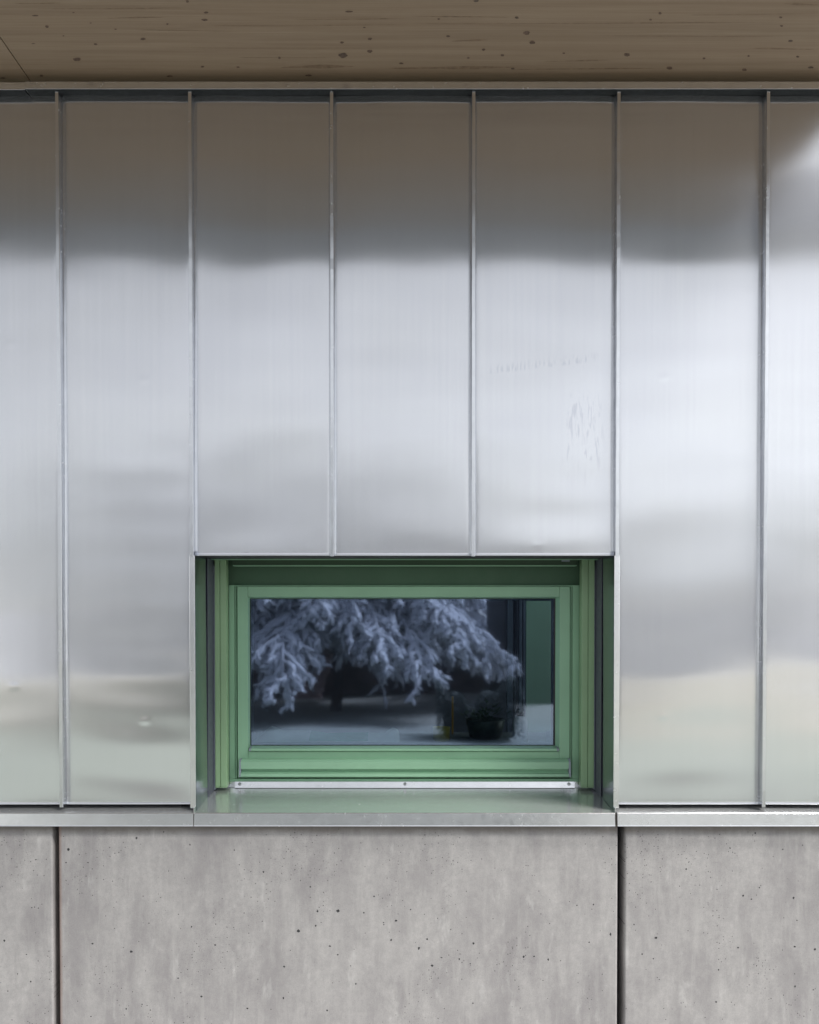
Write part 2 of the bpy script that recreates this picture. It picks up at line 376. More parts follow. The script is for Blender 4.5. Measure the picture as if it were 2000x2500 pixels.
# ---------------------------------------------------------------- roof: soffit boards, edge beam
XJ = X(57, 190, -.035)
SOFF_OUT = -.93; ROOF_END = 1.40
def knots_on(board_bm, x_lo, x_hi):
    kn = []
    L = [(150, 65, 10, 2.5, 1), (198, 111, 5.5, 4, 1), (268, 150, 3, 2, 1), (310, 52, 4, 2, 1), (325, 249, 12, 6, 1), (382, 96, 3, 2, 1),
         (403, 185, 6, 3, 1), (487, 122, 4, 2, 1), (603, 163, 8, 4, 1), (868, 52, 7, 3.5, 1), (862, 83, 9, 3.5, 1), (790, 5, 4, 4, 1),
         (853, 280, 5, 3, 1), (1003, 282, 5, 2.5, 1), (1177, 243, 4, 4, 1), (1445, 233, 14, 8, 2), (1440, 178, 6, 3.5, 1), (1558, 163, 7, 4, 1),
         (1558, 215, 8, 5, 1), (1470, 48, 12, 3, 1), (1535, 115, 4, 2, 1), (1300, 317, 10, 3, 1), (715, 320, 9, 3, 1), (175, 318, 6, 3, 1),
         (12, 328, 8, 3, 1), (705, 100, 4, 2.5, 1), (140, 183, 6, 1.5, 2), (1690, 266, 7, 3, 1)]
    Rr = [(123, 79, 4, 3, 1), (163, 152, 6, 3, 1), (312, 208, 5, 4, 1), (248, 243, 4, 3, 1), (391, 232, 6, 3.5, 1), (492, 138, 11, 6, 1),
          (518, 178, 9, 5.5, 1), (452, 73, 6, 4, 2), (1055, 55, 5, 4, 1), (1015, 82, 4, 3, 1), (915, 230, 10, 5.5, 1), (1095, 285, 9, 5, 1),
          (1240, 245, 5, 3, 1), (1410, 293, 8, 4, 1), (1428, 235, 4, 3, 1), (1563, 72, 5, 3, 1), (1605, 172, 8, 3.5, 2), (1635, 238, 5, 3, 1),
          (1690, 283, 9, 3.5, 2), (1567, 108, 5, 3, 1), (650, 223, 4, 3, 1), (435, 288, 6, 3, 2), (1067, 348, 3, 3, 2), (280, 3, 8, 4, 2)]
    for (x, y, rx, ry, k) in L: kn.append((x / 1.725, y / 1.725, rx * 1.35 / 1.725, ry * 1.3 / 1.725, k))
    for (x, y, rx, ry, k) in Rr: kn.append((1000 + x / 1.725, y / 1.725, rx * 1.35 / 1.725, ry * 1.3 / 1.725, k))
    rnd = random.Random(4)
    for (px, py, rx, ry, k) in kn:
        cx, cy = onZ(px, py, TOP)
        if not (x_lo + .01 < cx < x_hi - .01): continue
        pts = []
        for i in range(14):
            a = i * 2 * math.pi / 14; q = 1 + rnd.uniform(-.16, .16)
            pts.append(onZ(px + rx * q * math.cos(a), py + ry * q * math.sin(a), TOP))
        f = board_bm.faces.new([board_bm.verts.new((p[0], p[1], TOP - .0006)) for p in pts]); f.material_index = k
    # resin streaks: long thin lens shapes along the grain (zoom px: x0,x1,y,half-height)
    st = [(1180, 1500, 282, 6), (1635, 2180, 285, 5), (2290, 2575, 255, 2.0), (2160, 2800, 289, 2.2), (900, 1725, 106, 1.2), (1725, 3300, 97, 1.4),
          (150, 780, 34, 1.4), (450, 690, 76, 2.2), (1240, 1720, 80, 1.5), (100, 1200, 300, 1.4), (1725, 2150, 72, 2), (1900, 2060, 170, 3), (560, 1000, 128, 1),
          (3300, 3450, 18, 4), (2900, 3440, 60, 1.2), (3150, 3430, 205, 2.5), (60, 260, 12, 2), (1000, 1400, 240, 1.0), (2500, 3300, 150, .9), (700, 1700, 200, .8)]
    for (a, b, y, h) in st:
        a /= 1.725; b /= 1.725; y /= 1.725; h /= 1.725
        n_ = 18; up = []; dn = []
        ph = rnd.uniform(0, 6)
        for i in range(n_ + 1):
            t = i / n_; px = a + (b - a) * t; prof = math.sin(math.pi * t) ** .6 * h * (1 + .35 * math.sin(9 * t + ph))
            yc = y + 1.6 * math.sin(2.4 * t + ph)
            up.append(onZ(px, yc - prof, TOP)); dn.append(onZ(px, yc + prof, TOP))
        pts = up + dn[::-1][1:-1]
        if min(p[0] for p in pts) < x_lo + .01 or max(p[0] for p in pts) > x_hi - .01: continue
        f = board_bm.faces.new([board_bm.verts.new((p[0], p[1], TOP - .0004)) for p in pts]); f.material_index = 3
def soffit(x0, x1, label):
    bm = bmesh.new(); bm_box(bm, x0, x1, SOFF_OUT, .04, TOP, TOP + .22)
    knots_on(bm, x0, x1)
    bmesh.ops.recalc_face_normals(bm, faces=bm.faces)
    me = bpy.data.meshes.new("soffit_board"); bm.to_mesh(me); bm.free()
    o = link("soffit_board", me, [M['wood'], M['knot'], M['knot2'], M['streakw']])
    return tag(o, label, "soffit board", "timber soffit boards under the roof overhang")
soffit(-4.0, XJ - .0018, "short end of knotty timber soffit board left of the diagonal joint, top left")
soffit(XJ + .0018, ROOF_END, "long knotty brown timber soffit board spanning the top above the metal wall")
eb = box("roof_edge_beam", (-4.0, 4.2, -1.262, SOFF_OUT - .004, TOP + .0, TOP + .26), M['gutter'], None, .004)
tag(eb, "grey beam along the outer edge of the timber roof overhang", "beam")
rc = box("roof_covering", (-4.0, ROOF_END, -1.27, .32, TOP + .262, TOP + .28), M['gutter'], None, .002)
tag(rc, "thin grey metal covering on top of the roof overhang", "roof")

# top flashing in two lengths
def top_flash(x0, x1, dz, label):
    y0, y1 = -.031, -.001
    zt = Z(197, -.035) + dz; zb = Z_TOPF + dz
    pts = [(y0, zt), (y0, zb + .0), (y0 - .0018, zb - .0012), (y0 + .0006, zb - .0018), (y0 + .002, zb + .002), (y1, zb + .006), (y1, zt + .002)]
    o = extrude_poly("top_flashing", pts, 'x', x0, x1, M['trim'], None, .0004)
    box("shadow_closure", (x0 + .002, x1 - .002, y0 + .0012, -.0008, zb - .0012, zb + .001), M['gasket'], o, 0)  # black strip put under the flashing as the shade of its underside
    return tag(o, label, "flashing", "metal flashings closing the cladding under the soffit")
top_flash(XJ - 2.8, XJ + .003, -.0022, "short metal flashing length under the soffit, left of the lap joint")
top_flash(XJ + .0035, XR + .05, 0, "long thin metal flashing running under the timber soffit above all the panels")

# ---------------------------------------------------------------- cladding panels
dents = [  # px, py, radius px, depth mm
    (35, 1676, 9, 1.0), (354, 1760, 9, 1.2), (352, 928, 9, .9), (27, 840, 9, .8), (1621, 922, 9, 1.1), (1312, 1331, 8, .9), (1617, 1748, 8, .8),
    (740, 1262, 6, .3), (1830, 716, 8, .3), (2040, 900, 6, .4), (560, 690, 7, .15)]
bulges = [  # px, py, rx, ry, mm
    (620, 1372, 130, 60, -2.2), (620, 1240, 150, 60, .5), (985, 1300, 90, 45, -.7), (985, 1365, 150, 32, .9), (1330, 1372, 150, 75, -2.2), (1330, 1250, 150, 60, .4),
    (640, 1090, 120, 45, -.35), (1180, 1120, 110, 50, -.3), (1420, 1010, 90, 60, .3)]
def panel_disp(x, z, seed, xa, xb):
    rnd = random.Random(seed)
    u = (x - xa) / (xb - xa); d = np.zeros_like(x)
    zr = z - EYE
    low = np.clip((1.3 - zr) / .55, .08, 1.0)         # the sheets lie flatter near the top fixing
    # crossways bow (convex pan) and long waves
    d += .00075 * rnd.uniform(.6, 1.3) * np.sin(np.pi * u) * (1 + .4 * np.sin(zr * 2.3 + rnd.uniform(0, 6)))
    d += .00085 * np.sin(2 * np.pi * (zr / .95 + .30 * np.sin(np.pi * u + rnd.uniform(0, 3))) + rnd.uniform(0, 6))
    for k in range(7):
        lam = rnd.uniform(.09, .34); a = rnd.uniform(.003, .011) * lam / 6.283
        kx = rnd.uniform(-.8, .8)
        env = .5 + .5 * np.sin(zr * rnd.uniform(2, 5) + rnd.uniform(0, 6) + u * rnd.uniform(-2, 2))
        d += a * low * env * np.sin(6.283 * (zr / lam + kx * u * .5) + rnd.uniform(0, 6)) * (np.sin(np.pi * u) ** .5 * .8 + .2)
    for (px, py, rx, ry, mm) in bulges:
        cx, cz = onY(px, py); 
        if xa < cx < xb: d += -mm * .001 * .8 * np.exp(-((x - cx) / (rx / 800)) ** 2 - ((z - cz) / (ry / 800)) ** 2)
    for (px, py, r, mm) in dents:
        cx, cz = onY(px, py)
        if xa < cx < xb: d += mm * .0004 * np.exp(-(((x - cx) / (r * 1.2 / 800)) ** 2 + ((z - cz) / (r * .8 / 800)) ** 2))
    # bend up into the seams
    e = np.minimum(x - xa, xb - x); d -= .004 * np.exp(-(e / .0035)) 
    return -d
def panel(i, xa, xb, zb, label, seam_right=True, zseam=None):
    t = thing("cladding_panel", ((xa + xb) / 2, 0, zb), label, "cladding panel", "upright metal cladding panels")
    a, b = xa + .0032, xb - .0034
    res = .0065 if -1.6 < xa < 1.5 else .02
    nx = max(8, int((b - a) / res)); nz = int((Z_PTOP - zb) / res)
    # finer columns at the edges
    us = np.linspace(0, 1, nx); xs = a + (b - a) * us
    xs = np.unique(np.concatenate([xs, a + np.array([.001, .002, .0035, .005]), b - np.array([.001, .002, .0035, .005])])); nx = len(xs)
    zs = np.linspace(zb, Z_PTOP, nz)
    XX, ZZ = np.meshgrid(xs, zs)
    D = panel_disp(XX, ZZ, 31 + i * 7, a, b)
    vs = np.stack([XX, D, ZZ], -1).reshape(-1, 3)
    J, I = np.meshgrid(np.arange(nz - 1), np.arange(nx - 1), indexing='ij')
    q = (J * nx + I).ravel(); fs = np.stack([q, q + 1, q + nx + 1, q + nx], -1)
    # hem turned back at the bottom
    n0 = len(vs); row = vs[:nx].copy(); r1 = row.copy(); r1[:, 1] -= .0012; r1[:, 2] -= .0015; r2 = row.copy(); r2[:, 1] += .001; r2[:, 2] -= .003; r3 = row.copy(); r3[:, 1] += .012; r3[:, 2] -= .002
    vs = np.concatenate([vs, r1, r2, r3])
    ii = np.arange(nx - 1); hem = []
    hem.append(np.stack([n0 + ii, n0 + ii + 1, ii + 1, ii], -1))
    hem.append(np.stack([n0 + nx + ii, n0 + nx + ii + 1, n0 + ii + 1, n0 + ii], -1))
    hem.append(np.stack([n0 + 2 * nx + ii, n0 + 2 * nx + ii + 1, n0 + nx + ii + 1, n0 + nx + ii], -1))
    fs = np.concatenate([fs] + hem)
    me = bpy.data.meshes.new("sheet"); me.from_pydata(vs.tolist(), [], fs.tolist())
    me.polygons.foreach_set('use_smooth', [True] * len(me.polygons))
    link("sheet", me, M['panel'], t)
    if seam_right:
        zs_ = zb if zseam is None else zseam
        x = xb; y = -.024
        rnd = random.Random(i)
        n_ = 44; bm = bmesh.new(); prev = None
        prof = [(-.0040, .009), (-.0040, -.001), (-.0038, y + .006), (-.0052, y + .0055), (-.0056, y + .001), (-.0049, y - .0002), (.0047, y - .0002), (.0055, y + .001), (.0055, y + .0035), (.0038, y + .004), (.0038, -.001), (.0038, .009)]
        for k in range(n_ + 1):
            z = (zs_ - .006) + (Z_PTOP - zs_ + .006) * k / n_
            wb = rnd.uniform(-.00035, .00035); wy = rnd.uniform(-.00035, .00035)
            ring = [bm.verts.new((x + p[0] + wb, p[1] + wy, z)) for p in prof]
            if prev:
                for m_ in range(len(prof) - 1): bm.faces.new((prev[m_], prev[m_ + 1], ring[m_ + 1], ring[m_]))
            else:
                inner = [bm.verts.new((x + p[0] * .62, p[1] * .9 - .001, z + .002)) for p in prof]
                for m_ in range(len(prof) - 1): bm.faces.new((ring[m_], ring[m_ + 1], inner[m_ + 1], inner[m_]))
                deep = [bm.verts.new((v.co.x, v.co.y, z + .03)) for v in inner]
                for m_ in range(len(prof) - 1): bm.faces.new((inner[m_], inner[m_ + 1], deep[m_ + 1], deep[m_]))
            prev = ring
        bmesh.ops.recalc_face_normals(bm, faces=bm.faces)
        me = bpy.data.meshes.new("standing_seam"); bm.to_mesh(me); bm.free()
        link("standing_seam", me, M['seam'], t)
    return t
SX = seam_x    # indices: 0 XL,1,2(px145),3(470),4(810),5(1156),6(1505),7(1870),8,9
panel(0, SX[0], SX[1], Z_PBOT, "metal cladding panel standing just outside the frame on the far left")
panel(1, SX[1], SX[2], Z_PBOT, "leftmost visible metal cladding panel, cut off by the left picture edge")
panel(2, SX[2], SX[3], Z_PBOT, "full-height metal cladding panel directly left of the green window", zseam=Z_HEAD)
panel(3, SX[3], SX[4], Z_HEAD, "short metal panel ending above the left third of the window")
panel(4, SX[4], SX[5], Z_HEAD, "short metal panel ending above the middle of the window")
panel(5, SX[5], SX[6], Z_HEAD, "short metal panel with finger smears above the right third of the window")
panel(6, SX[6], SX[7], Z_PBOT, "full-height metal cladding panel directly right of the green window")
panel(7, SX[7], SX[8], Z_PBOT, "rightmost metal cladding panel reflecting bright sky, cut by the right edge")
panel(8, SX[8], SX[9], Z_PBOT, "metal cladding panel standing just outside the frame on the right")

def slope(y): return Z_SILL_OUT + (Z_SILL_IN - Z_SILL_OUT) * (y + .045) / .285
# ---------------------------------------------------------------- window opening: jamb trims, head
for s, lab in ((-1, "left metal jamb lining of the window recess with its narrow front flange"), (1, "right metal jamb lining of the window recess with its narrow front flange")):
    t = thing("jamb_lining", (s * SILL_W, 0, Z_SILL_OUT), lab, "jamb lining", "metal linings of the window recess")
    zb = Z(1973, -.022)
    xi, xo = s * (SILL_W - .0015), s * (SILL_W + .0155)
    box("flange", (min(xi, xo), max(xi, xo), -.0225, .012, zb, Z_HEAD - .003), M['trim'], t, .0012)
    # reveal sheet, slightly bowed
    n_y, n_z = 10, 40; vs = []; rnd = random.Random(5 + s)
    for k in range(n_z + 1):
        for j in range(n_y + 1):
            y = -.018 + .268 * j / n_y; z = Z_SILL_OUT - .0 + (Z_HEAD + .012 - Z_SILL_OUT) * k / n_z
            z = max(z, Z_SILL_OUT + (Z_SILL_IN - Z_SILL_OUT) * (y + .045) / .285 - .001)
            vs.append((s * (SILL_W - .002 + .0012 * math.sin(math.pi * j / n_y) * math.sin(2.2 * k / n_z + s)), y, z))
    fs = [(k * (n_y + 1) + j, k * (n_y + 1) + j + 1, (k + 1) * (n_y + 1) + j + 1, (k + 1) * (n_y + 1) + j) for k in range(n_z) for j in range(n_y)]
    me = bpy.data.meshes.new("reveal_sheet"); me.from_pydata(vs, [], fs)
    for p in me.polygons: p.use_smooth = True
    link("reveal_sheet", me, M['reveal'], t)
for t_ in [o for o in C.objects if o.name.startswith("jamb_lining")]:
    s = -1 if t_.location.x < 0 else 1
    xa, xb = s * (SILL_W - .0045), s * (SILL_W - .0030)
    y0, y1 = .125, .249
    extrude_poly("reflection_strip", [(y0, slope(y0) + .0005), (y1, slope(y1) + .0005), (y1, Z_HEAD), (y0, Z_HEAD)], 'x', min(xa, xb), max(xa, xb), M['strip'], t_, .0003)  # dark strip in place of the shaded gap mirrored by the reveal
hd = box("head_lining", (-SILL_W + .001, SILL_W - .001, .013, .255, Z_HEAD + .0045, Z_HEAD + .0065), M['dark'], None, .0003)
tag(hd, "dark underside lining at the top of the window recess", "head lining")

# ---------------------------------------------------------------- sill and base flashings
def sill_mesh(x0, x1, yin, mat, parent, name, nose_mat=None, deep=None):
    b = .0016
    pts = [(yin, slope(yin)), (-.045 + b * 1.2, slope(-.045) + .0004), (-.0452, slope(-.045) - b), (-.0490, Z_DRIP + .002), (-.0500, Z_DRIP - .0006), (-.0480, Z_DRIP - .0016),
           (-.0463, Z_DRIP + .001), (-.0437, slope(-.045) - .004), (yin, slope(yin) - .003)]
    o = extrude_poly(name, pts, 'x', x0, x1, mat, parent, .0003)
    if nose_mat:
        o.data.materials.append(nose_mat)
        for p in o.data.polygons:
            if p.center[1] < -.0435: p.material_index = 1
    return o
st = thing("window_sill", (0, 0, Z_SILL_OUT), "sloping bare metal window sill with a front drip edge under the green window", "window sill")
sill_mesh(-SILL_W + .0025, SILL_W - .0025, .243, M['sill'], st, "sill_sheet", M['trim'])
# upstand under the frame
zu = Z(1908, .243)
extrude_poly("upstand", [(.243, slope(.243) + .0005), (.2365, slope(.243) + .001), (.2415, zu), (.2445, zu), (.2445, slope(.243) + .0005)], 'x', X(574, 1915, .243), X(1403, 1915, .243), M['trim'], st, .0002)
box("upstand_return", (-SILL_W + .006, SILL_W - .006, .2447, .2457, slope(.243) + .0006, zu - .0012), M['trim'], st, .0002)
for s in (-1, 1):       # end upturns
    xx = s * (SILL_W - .001)
    box("end_upturn", (xx - .0011, xx + .0011, -.044, -.024, slope(-.04) - .002, slope(-.04) + .0145), M['trim'], st, .0003)
for px in (586, 989, 1389):
    xx, zz = onY(px, 1914, .2415)
    bm = bmesh.new()
    bmesh.ops.create_cone(bm, segments=20, radius1=.0058, radius2=.004, depth=.003, cap_ends=True, matrix=Matrix.Translation((xx, .2375, zz)) @ Matrix.Rotation(R(90), 4, 'X'))
    bmesh.ops.create_cone(bm, segments=6, radius1=.0018, radius2=.0018, depth=.001, cap_ends=True, matrix=Matrix.Translation((xx, .2358, zz)) @ Matrix.Rotation(R(90), 4, 'X'))
    me = bpy.data.meshes.new("screw"); bm.to_mesh(me); bm.free(); link("screw", me, M['screw'], st)
def base_flash(x0, x1, label):
    o = sill_mesh(x0, x1, .03, M['sill'], None, "base_flashing", M['trim'])
    o.name = "base_flashing"
    return tag(o, label, "flashing", "metal drip flashings on top of the concrete plinth")
base_flash(-3.6, X(472.5, 2000, -.045), "metal drip flashing on the concrete plinth left of the window sill")
base_flash(X(1507.5, 2000, -.045), XR, "metal drip flashing on the concrete plinth right of the window sill")

# ---------------------------------------------------------------- precast concrete plinth
PITS = []
for ox_, L_ in ((0, [(413,428,10),(398,508,6),(822,360,6),(1143,400,5),(557,995,6),(790,1043,9),(1295,1003,7),(1072,1202,6),(1213,1312,6),(1153,893,5),(186,1223,6),(160,1060,5),(27,977,6),(106,1177,4),(1440,520,4),(1586,565,5),(192,778,4),(208,775,4),(232,781,5),(760,1388,5),(855,1360,5),(548,1433,5),(905,1395,5),(897,872,4),(1410,432,4),(985,323,5),(530,507,5),(1488,1386,5),(103,533,4),(217,489,4),(48,1280,4)]),
                (600, [(556,797,9),(422,887,6),(433,801,6),(318,920,11),(232,1133,10),(506,1010,7),(553,1061,5),(772,710,6),(711,808,5),(831,880,4),(830,868,4),(905,857,6),(875,972,8),(1042,1022,9),(1092,967,7),(992,790,6),(1370,993,8),(1285,1088,6),(1234,910,5),(1352,1115,5),(1122,1128,8),(1672,1073,6),(227,1322,6),(490,1397,6),(10,1385,6),(1367,1353,5),(632,1128,4),(663,1237,5),(1078,341,5),(389,653,5),(107,564,5),(140,427,4),(1178,1078,5)]),
                (1300, [(1268,706,7),(1317,728,6),(1571,720,6),(611,880,5),(743,960,8),(1237,1019,6),(1578,1013,8),(660,1057,6),(728,1085,4),(1580,1252,6),(1105,1345,7),(1215,1363,4),(1120,1153,5),(1365,658,5),(1190,420,5),(1053,480,4),(1625,403,4),(1340,330,5),(95,1090,7),(10,1072,7),(268,764,4),(342,986,6),(470,938,8),(368,760,6),(925,547,6),(499,1100,5),(1690,1272,5),(1591,855,5),(1506,427,4),(1349,1128,4),(1700,1030,7)])):
    for (a_, b_, r_) in L_: PITS.append((ox_ + a_ / 2.464, 1900 + b_ / 2.464, r_ / 2.464))
def slab(x0, x1, label):
    zt = Z_SILL_OUT - .008
    bm = bmesh.new(); bm_box(bm, x0, x1, -.028, .045, -.05, zt)
    bmesh.ops.bevel(bm, geom=[e for e in bm.edges], offset=.006, segments=4, affect='EDGES', profile=.5)
    rnd = random.Random(3)
    for (px, py, rr) in PITS:
        cx, cz = onY(px, py, -.028)
        if not (x0 + .008 < cx < x1 - .008): continue
        sx_, sz_ = rnd.uniform(.6, 1.1), rnd.uniform(.6, 1.1); n_ = 11
        pts = [(cx + rr / 800 * sx_ * math.cos(k * 6.283 / n_) * (1 + rnd.uniform(-.35, .35)), -.02825, cz + rr / 800 * sz_ * math.sin(k * 6.283 / n_) * (1 + rnd.uniform(-.35, .35))) for k in range(n_)]
        bm.faces.new([bm.verts.new(p) for p in pts]).material_index = 1
    me = bpy.data.meshes.new("concrete_slab"); bm.to_mesh(me); bm.free()
    for p in me.polygons: p.use_smooth = False
    o = link("concrete_slab", me, [M['concrete'], M['pore']])
    return tag(o, label, "concrete slab", "precast concrete plinth slabs")
slab(-3.6, X(129, 2250, -.028), "left concrete plinth slab, cut off by the left picture edge")
slab(X(144, 2250, -.028), X(1508, 2250, -.028), "wide middle concrete plinth slab beneath the window")
slab(X(1525, 2250, -.028), XR, "right concrete plinth slab, beyond the dark joint at the right")

# ---------------------------------------------------------------- external blind: guide rails, head, bottom bar
bt = thing("external_blind", (0, .2, Z_HEAD), "green external blind, drawn up, with guide rails at both sides of the window", "blind")
yr = .200
def rail(pa, pb, pg, grey):
    zb_ = Z(1921, yr); zt_ = Z(1366, yr)
    xa, xb, xg = X(pa, 1640, yr), X(pb, 1640, yr), X(pg, 1640, yr)
    d = .0012
    o = box("guide_rail", (xa, xg - d, yr, yr + .036, zb_, zt_), M['green_rail'], bt, .0010,
            extra=[(xg + d, xb, yr, yr + .036, zb_, zt_), (xg - d * 1.2, xg + d * 1.2, yr + .004, yr + .03, zb_ + .002, zt_)])
    cap = box("rail_foot", (xa + .0005, xb - .0005, yr + .001, yr + .034, zb_ - .0035, zb_ - .0006), M['green_rail'], o, .0004)
    ga, gb = X(grey[0], 1640, yr), X(grey[1], 1640, yr)
    box("edge_strip", (ga, gb, yr + .004, yr + .04, zb_ - .010, zt_ - .02), M['endcap'], o, .0004)
rail(525, 553, 537.5, (521.5, 524.4)); rail(1420, 1451, 1436, (1451.6, 1454))
yh = .172; yb = .196
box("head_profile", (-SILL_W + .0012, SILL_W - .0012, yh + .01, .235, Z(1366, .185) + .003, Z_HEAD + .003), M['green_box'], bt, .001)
box("head_lip", (X(515, 1362, .183), X(1460, 1362, .183), .183, .198, Z(1366.5, .183), Z(1366, .185) + .0025), M['green'], bt, .0006)
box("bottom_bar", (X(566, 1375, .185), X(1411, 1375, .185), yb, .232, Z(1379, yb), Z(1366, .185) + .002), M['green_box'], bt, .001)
extrude_poly("bar_lip", [(yb - .002, Z(1382, yb)), (.230, Z(1381.5, yb)), (.230, Z(1379.5, yb)), (yb, Z(1379.4, yb)), (yb - .0025, Z(1380, yb))], 'x', X(567, 1375, .185), X(1410, 1375, .185), M['green'], bt, .0004)
box("maker_plate", (X(1371, 1372, yb), X(1391, 1372, yb), yb - .0014, yb - .0001, Z(1371, yb), Z(1365, yb)), M['endcap'], bt, .0003)

# ---------------------------------------------------------------- window
wt = thing("window", (0, .25, Z_SILL_IN), "green framed window with one fixed pane reflecting snowy trees", "window")
yf = .246; ys = .236; yg = .262
def XX_(px, y): return X(px, 1640, y)
fr_o = (XX_(559.5, yf), XX_(1414.5, yf)); 
fx0, fx1 = XX_(577.5, yf), XX_(1393, yf)
zf_t, zf_b = Z(1382, yf) + .03, Z(1909, yf)
zh = Z(1428, yf)
box("frame", (fr_o[0], fx0 - .006, yf, .32, zf_b + .0112, zh - .0008), M['green'], wt, .0008,
    extra=[(fx0 - .0055, fx0, yf + .005, .32, zf_b + .0112, zh - .0008),
           (fx1 + .006, fr_o[1], yf, .32, zf_b + .0112, zh - .0008),
           (fx1, fx1 + .0055, yf + .005, .32, zf_b + .0112, zh - .0008),
           (fr_o[0], fr_o[1], yf - .001, .32, zf_b, zf_b + .0105)])
box("gap_shade", (-SILL_W + .008, fr_o[0] - .0004, .262, .268, zf_b, zh), M['gasket'], wt, 0, extra=[(fr_o[1] + .0004, SILL_W - .008, .262, .268, zf_b, zh)])  # black strip added behind each rail as the shade of the gap
box("frame_extension", (-SILL_W + .006, SILL_W - .006, .275, .318, zh + .0004, zf_t), M['green_ext'], wt, .001)  # deeper green than the rest of the frame
box("frame_head", (fr_o[0] + .0004, fr_o[1] - .0004, yf + .002, .318, Z(1431.5, yf), zh - .0010), M['green'], wt, .0006)
sa = box("sash", (XX_(580, ys), XX_(606, ys) - .0003, ys, .30, Z(1898, ys), Z(1432, ys)), M['green'], wt, .0010,
    extra=[(XX_(1366, ys) + .0003, XX_(1391.5, ys), ys, .30, Z(1898, ys), Z(1432, ys)),
           (XX_(606, ys) + .0003, XX_(1366, ys) - .0003, ys, .30, Z(1457, ys), Z(1432, ys)),
           (XX_(606, ys) + .0003, XX_(1366, ys) - .0003, ys, .30, Z(1898, ys), Z(1835, ys))])
# glazing rebate, slopes back to the glass
gx0, gx1, gz0, gz1 = XX_(611, yg), XX_(1355.5, yg), Z(1820, yg), Z(1461, yg)
sx0, sx1, sz0, sz1 = XX_(606, ys) - .0, XX_(1366, ys), Z(1835, ys), Z(1457, ys)
bm = bmesh.new()
o_ = [(sx0, ys + .0012, sz0), (sx1, ys + .0012, sz0), (sx1, ys + .0012, sz1), (sx0, ys + .0012, sz1)]
i_ = [(gx0, yg, gz0), (gx1, yg, gz0), (gx1, yg, gz1), (gx0, yg, gz1)]
i2_ = [(gx0 - .001, yg + .02, gz0 - .001), (gx1 + .001, yg + .02, gz0 - .001), (gx1 + .001, yg + .02, gz1 + .001), (gx0 - .001, yg + .02, gz1 + .001)]
rings = [[bm.verts.new(c) for c in q] for q in (o_, i_, i2_)]
for a, b in ((0, 1), (1, 2)):
    for k in range(4): bm.faces.new((rings[a][k], rings[a][(k + 1) % 4], rings[b][(k + 1) % 4], rings[b][k]))
me = bpy.data.meshes.new("glazing_rebate"); bm.to_mesh(me); bm.free()
link("glazing_rebate", me, M['green'], sa)
gk = .0022
box("gasket", (gx0 - .0005, gx1 + .0005, yg - .0012, yg + .001, gz1 - gk, gz1 + .0003), M['gasket'], sa, .0002,
    extra=[(gx0 - .0005, gx0 + gk, yg - .0010, yg + .001, gz0, gz1 - gk), (gx1 - gk * 2.2, gx1 + .0005, yg - .0010, yg + .001, gz0, gz1 - gk), (gx0 + gk, gx1 - gk * 2.2, yg - .0012, yg + .001, gz0 - .0005, gz0 + gk * .6)])
# inner spacer of the double glazing
sp = .008
box("spacer_bar", (gx0 + .001, gx0 + sp, yg + .006, yg + .018, gz0 + .001, gz1 - .001), M['mullion'], sa, .0003,
    extra=[(gx1 - sp - .003, gx1 - .001, yg + .006, yg + .018, gz0 + .001, gz1 - .001), (gx0 + sp, gx1 - sp - .003, yg + .006, yg + .018, gz1 - sp, gz1 - .001), (gx0 + sp, gx1 - sp - .003, yg + .006, yg + .018, gz0 + .001, gz0 + sp)])
pn = box("pane", (gx0 + .0002, gx1 - .0002, yg + .0014, yg + .0054, gz0 - .0, gz1), M['glass'], wt, 0)
# glazing bead at the bottom with grey ends
bx0, bx1 = XX_(608, .228), XX_(1365, .228)
bd = extrude_poly("glazing_bead", [(.226, Z(1833.5, .226)), (.2355, Z(1833.5, .226)), (.262, Z(1821, .262)), (.258, Z(1820.6, .26)), (.233, Z(1826.5, .23)), (.2265, Z(1828, .2265))], 'x', bx0 + .006, bx1 - .006, M['green'], wt, .0006)
for a, b in ((bx0, bx0 + .0055), (bx1 - .0055, bx1)):
    extrude_poly("bead_end_cap", [(.2255, Z(1834, .2255)), (.2355, Z(1834, .2255)), (.261, Z(1822, .261)), (.257, Z(1820.8, .259)), (.2325, Z(1826, .23)), (.226, Z(1827.6, .2265))], 'x', a, b, M['endcap'], bd, .0004)
# weather bar: three-step profile
wy = .206
wx0, wx1 = X(588, 1870, wy), X(1389, 1870, wy)
prof = [(ys, Z(1855.5, wy)), (wy + .010, Z(1855.5, wy)), (wy, Z(1861, wy)), (wy, Z(1877.5, wy)), (wy + .017, Z(1878.3, wy)), (wy + .015, Z(1883, wy)), (wy + .006, Z(1887.5, wy)), (wy - .003, Z(1889.5, wy)), (wy - .004, Z(1895.5, wy)), (ys, Z(1896.5, wy))]
wb = extrude_poly("weather_bar", prof, 'x', wx0, wx1, M['green'], wt, .0005)
big = [(y - .0008 if y < ys else y, z) for y, z in prof]
big = [(ys - .0002, Z(1854.5, wy)), (wy + .009, Z(1854.5, wy)), (wy - .001, Z(1860.5, wy)), (wy - .001, Z(1881, wy)), (wy - .004, Z(1888.5, wy)), (wy - .005, Z(1896.5, wy)), (ys - .0002, Z(1897.5, wy))]
for a, b in ((wx0 - .0055, wx0 - .0002), (wx1 + .0002, wx1 + .0065)):
    extrude_poly("bar_end_cap", big, 'x', a, b, M['endcap'], wb, .0006)

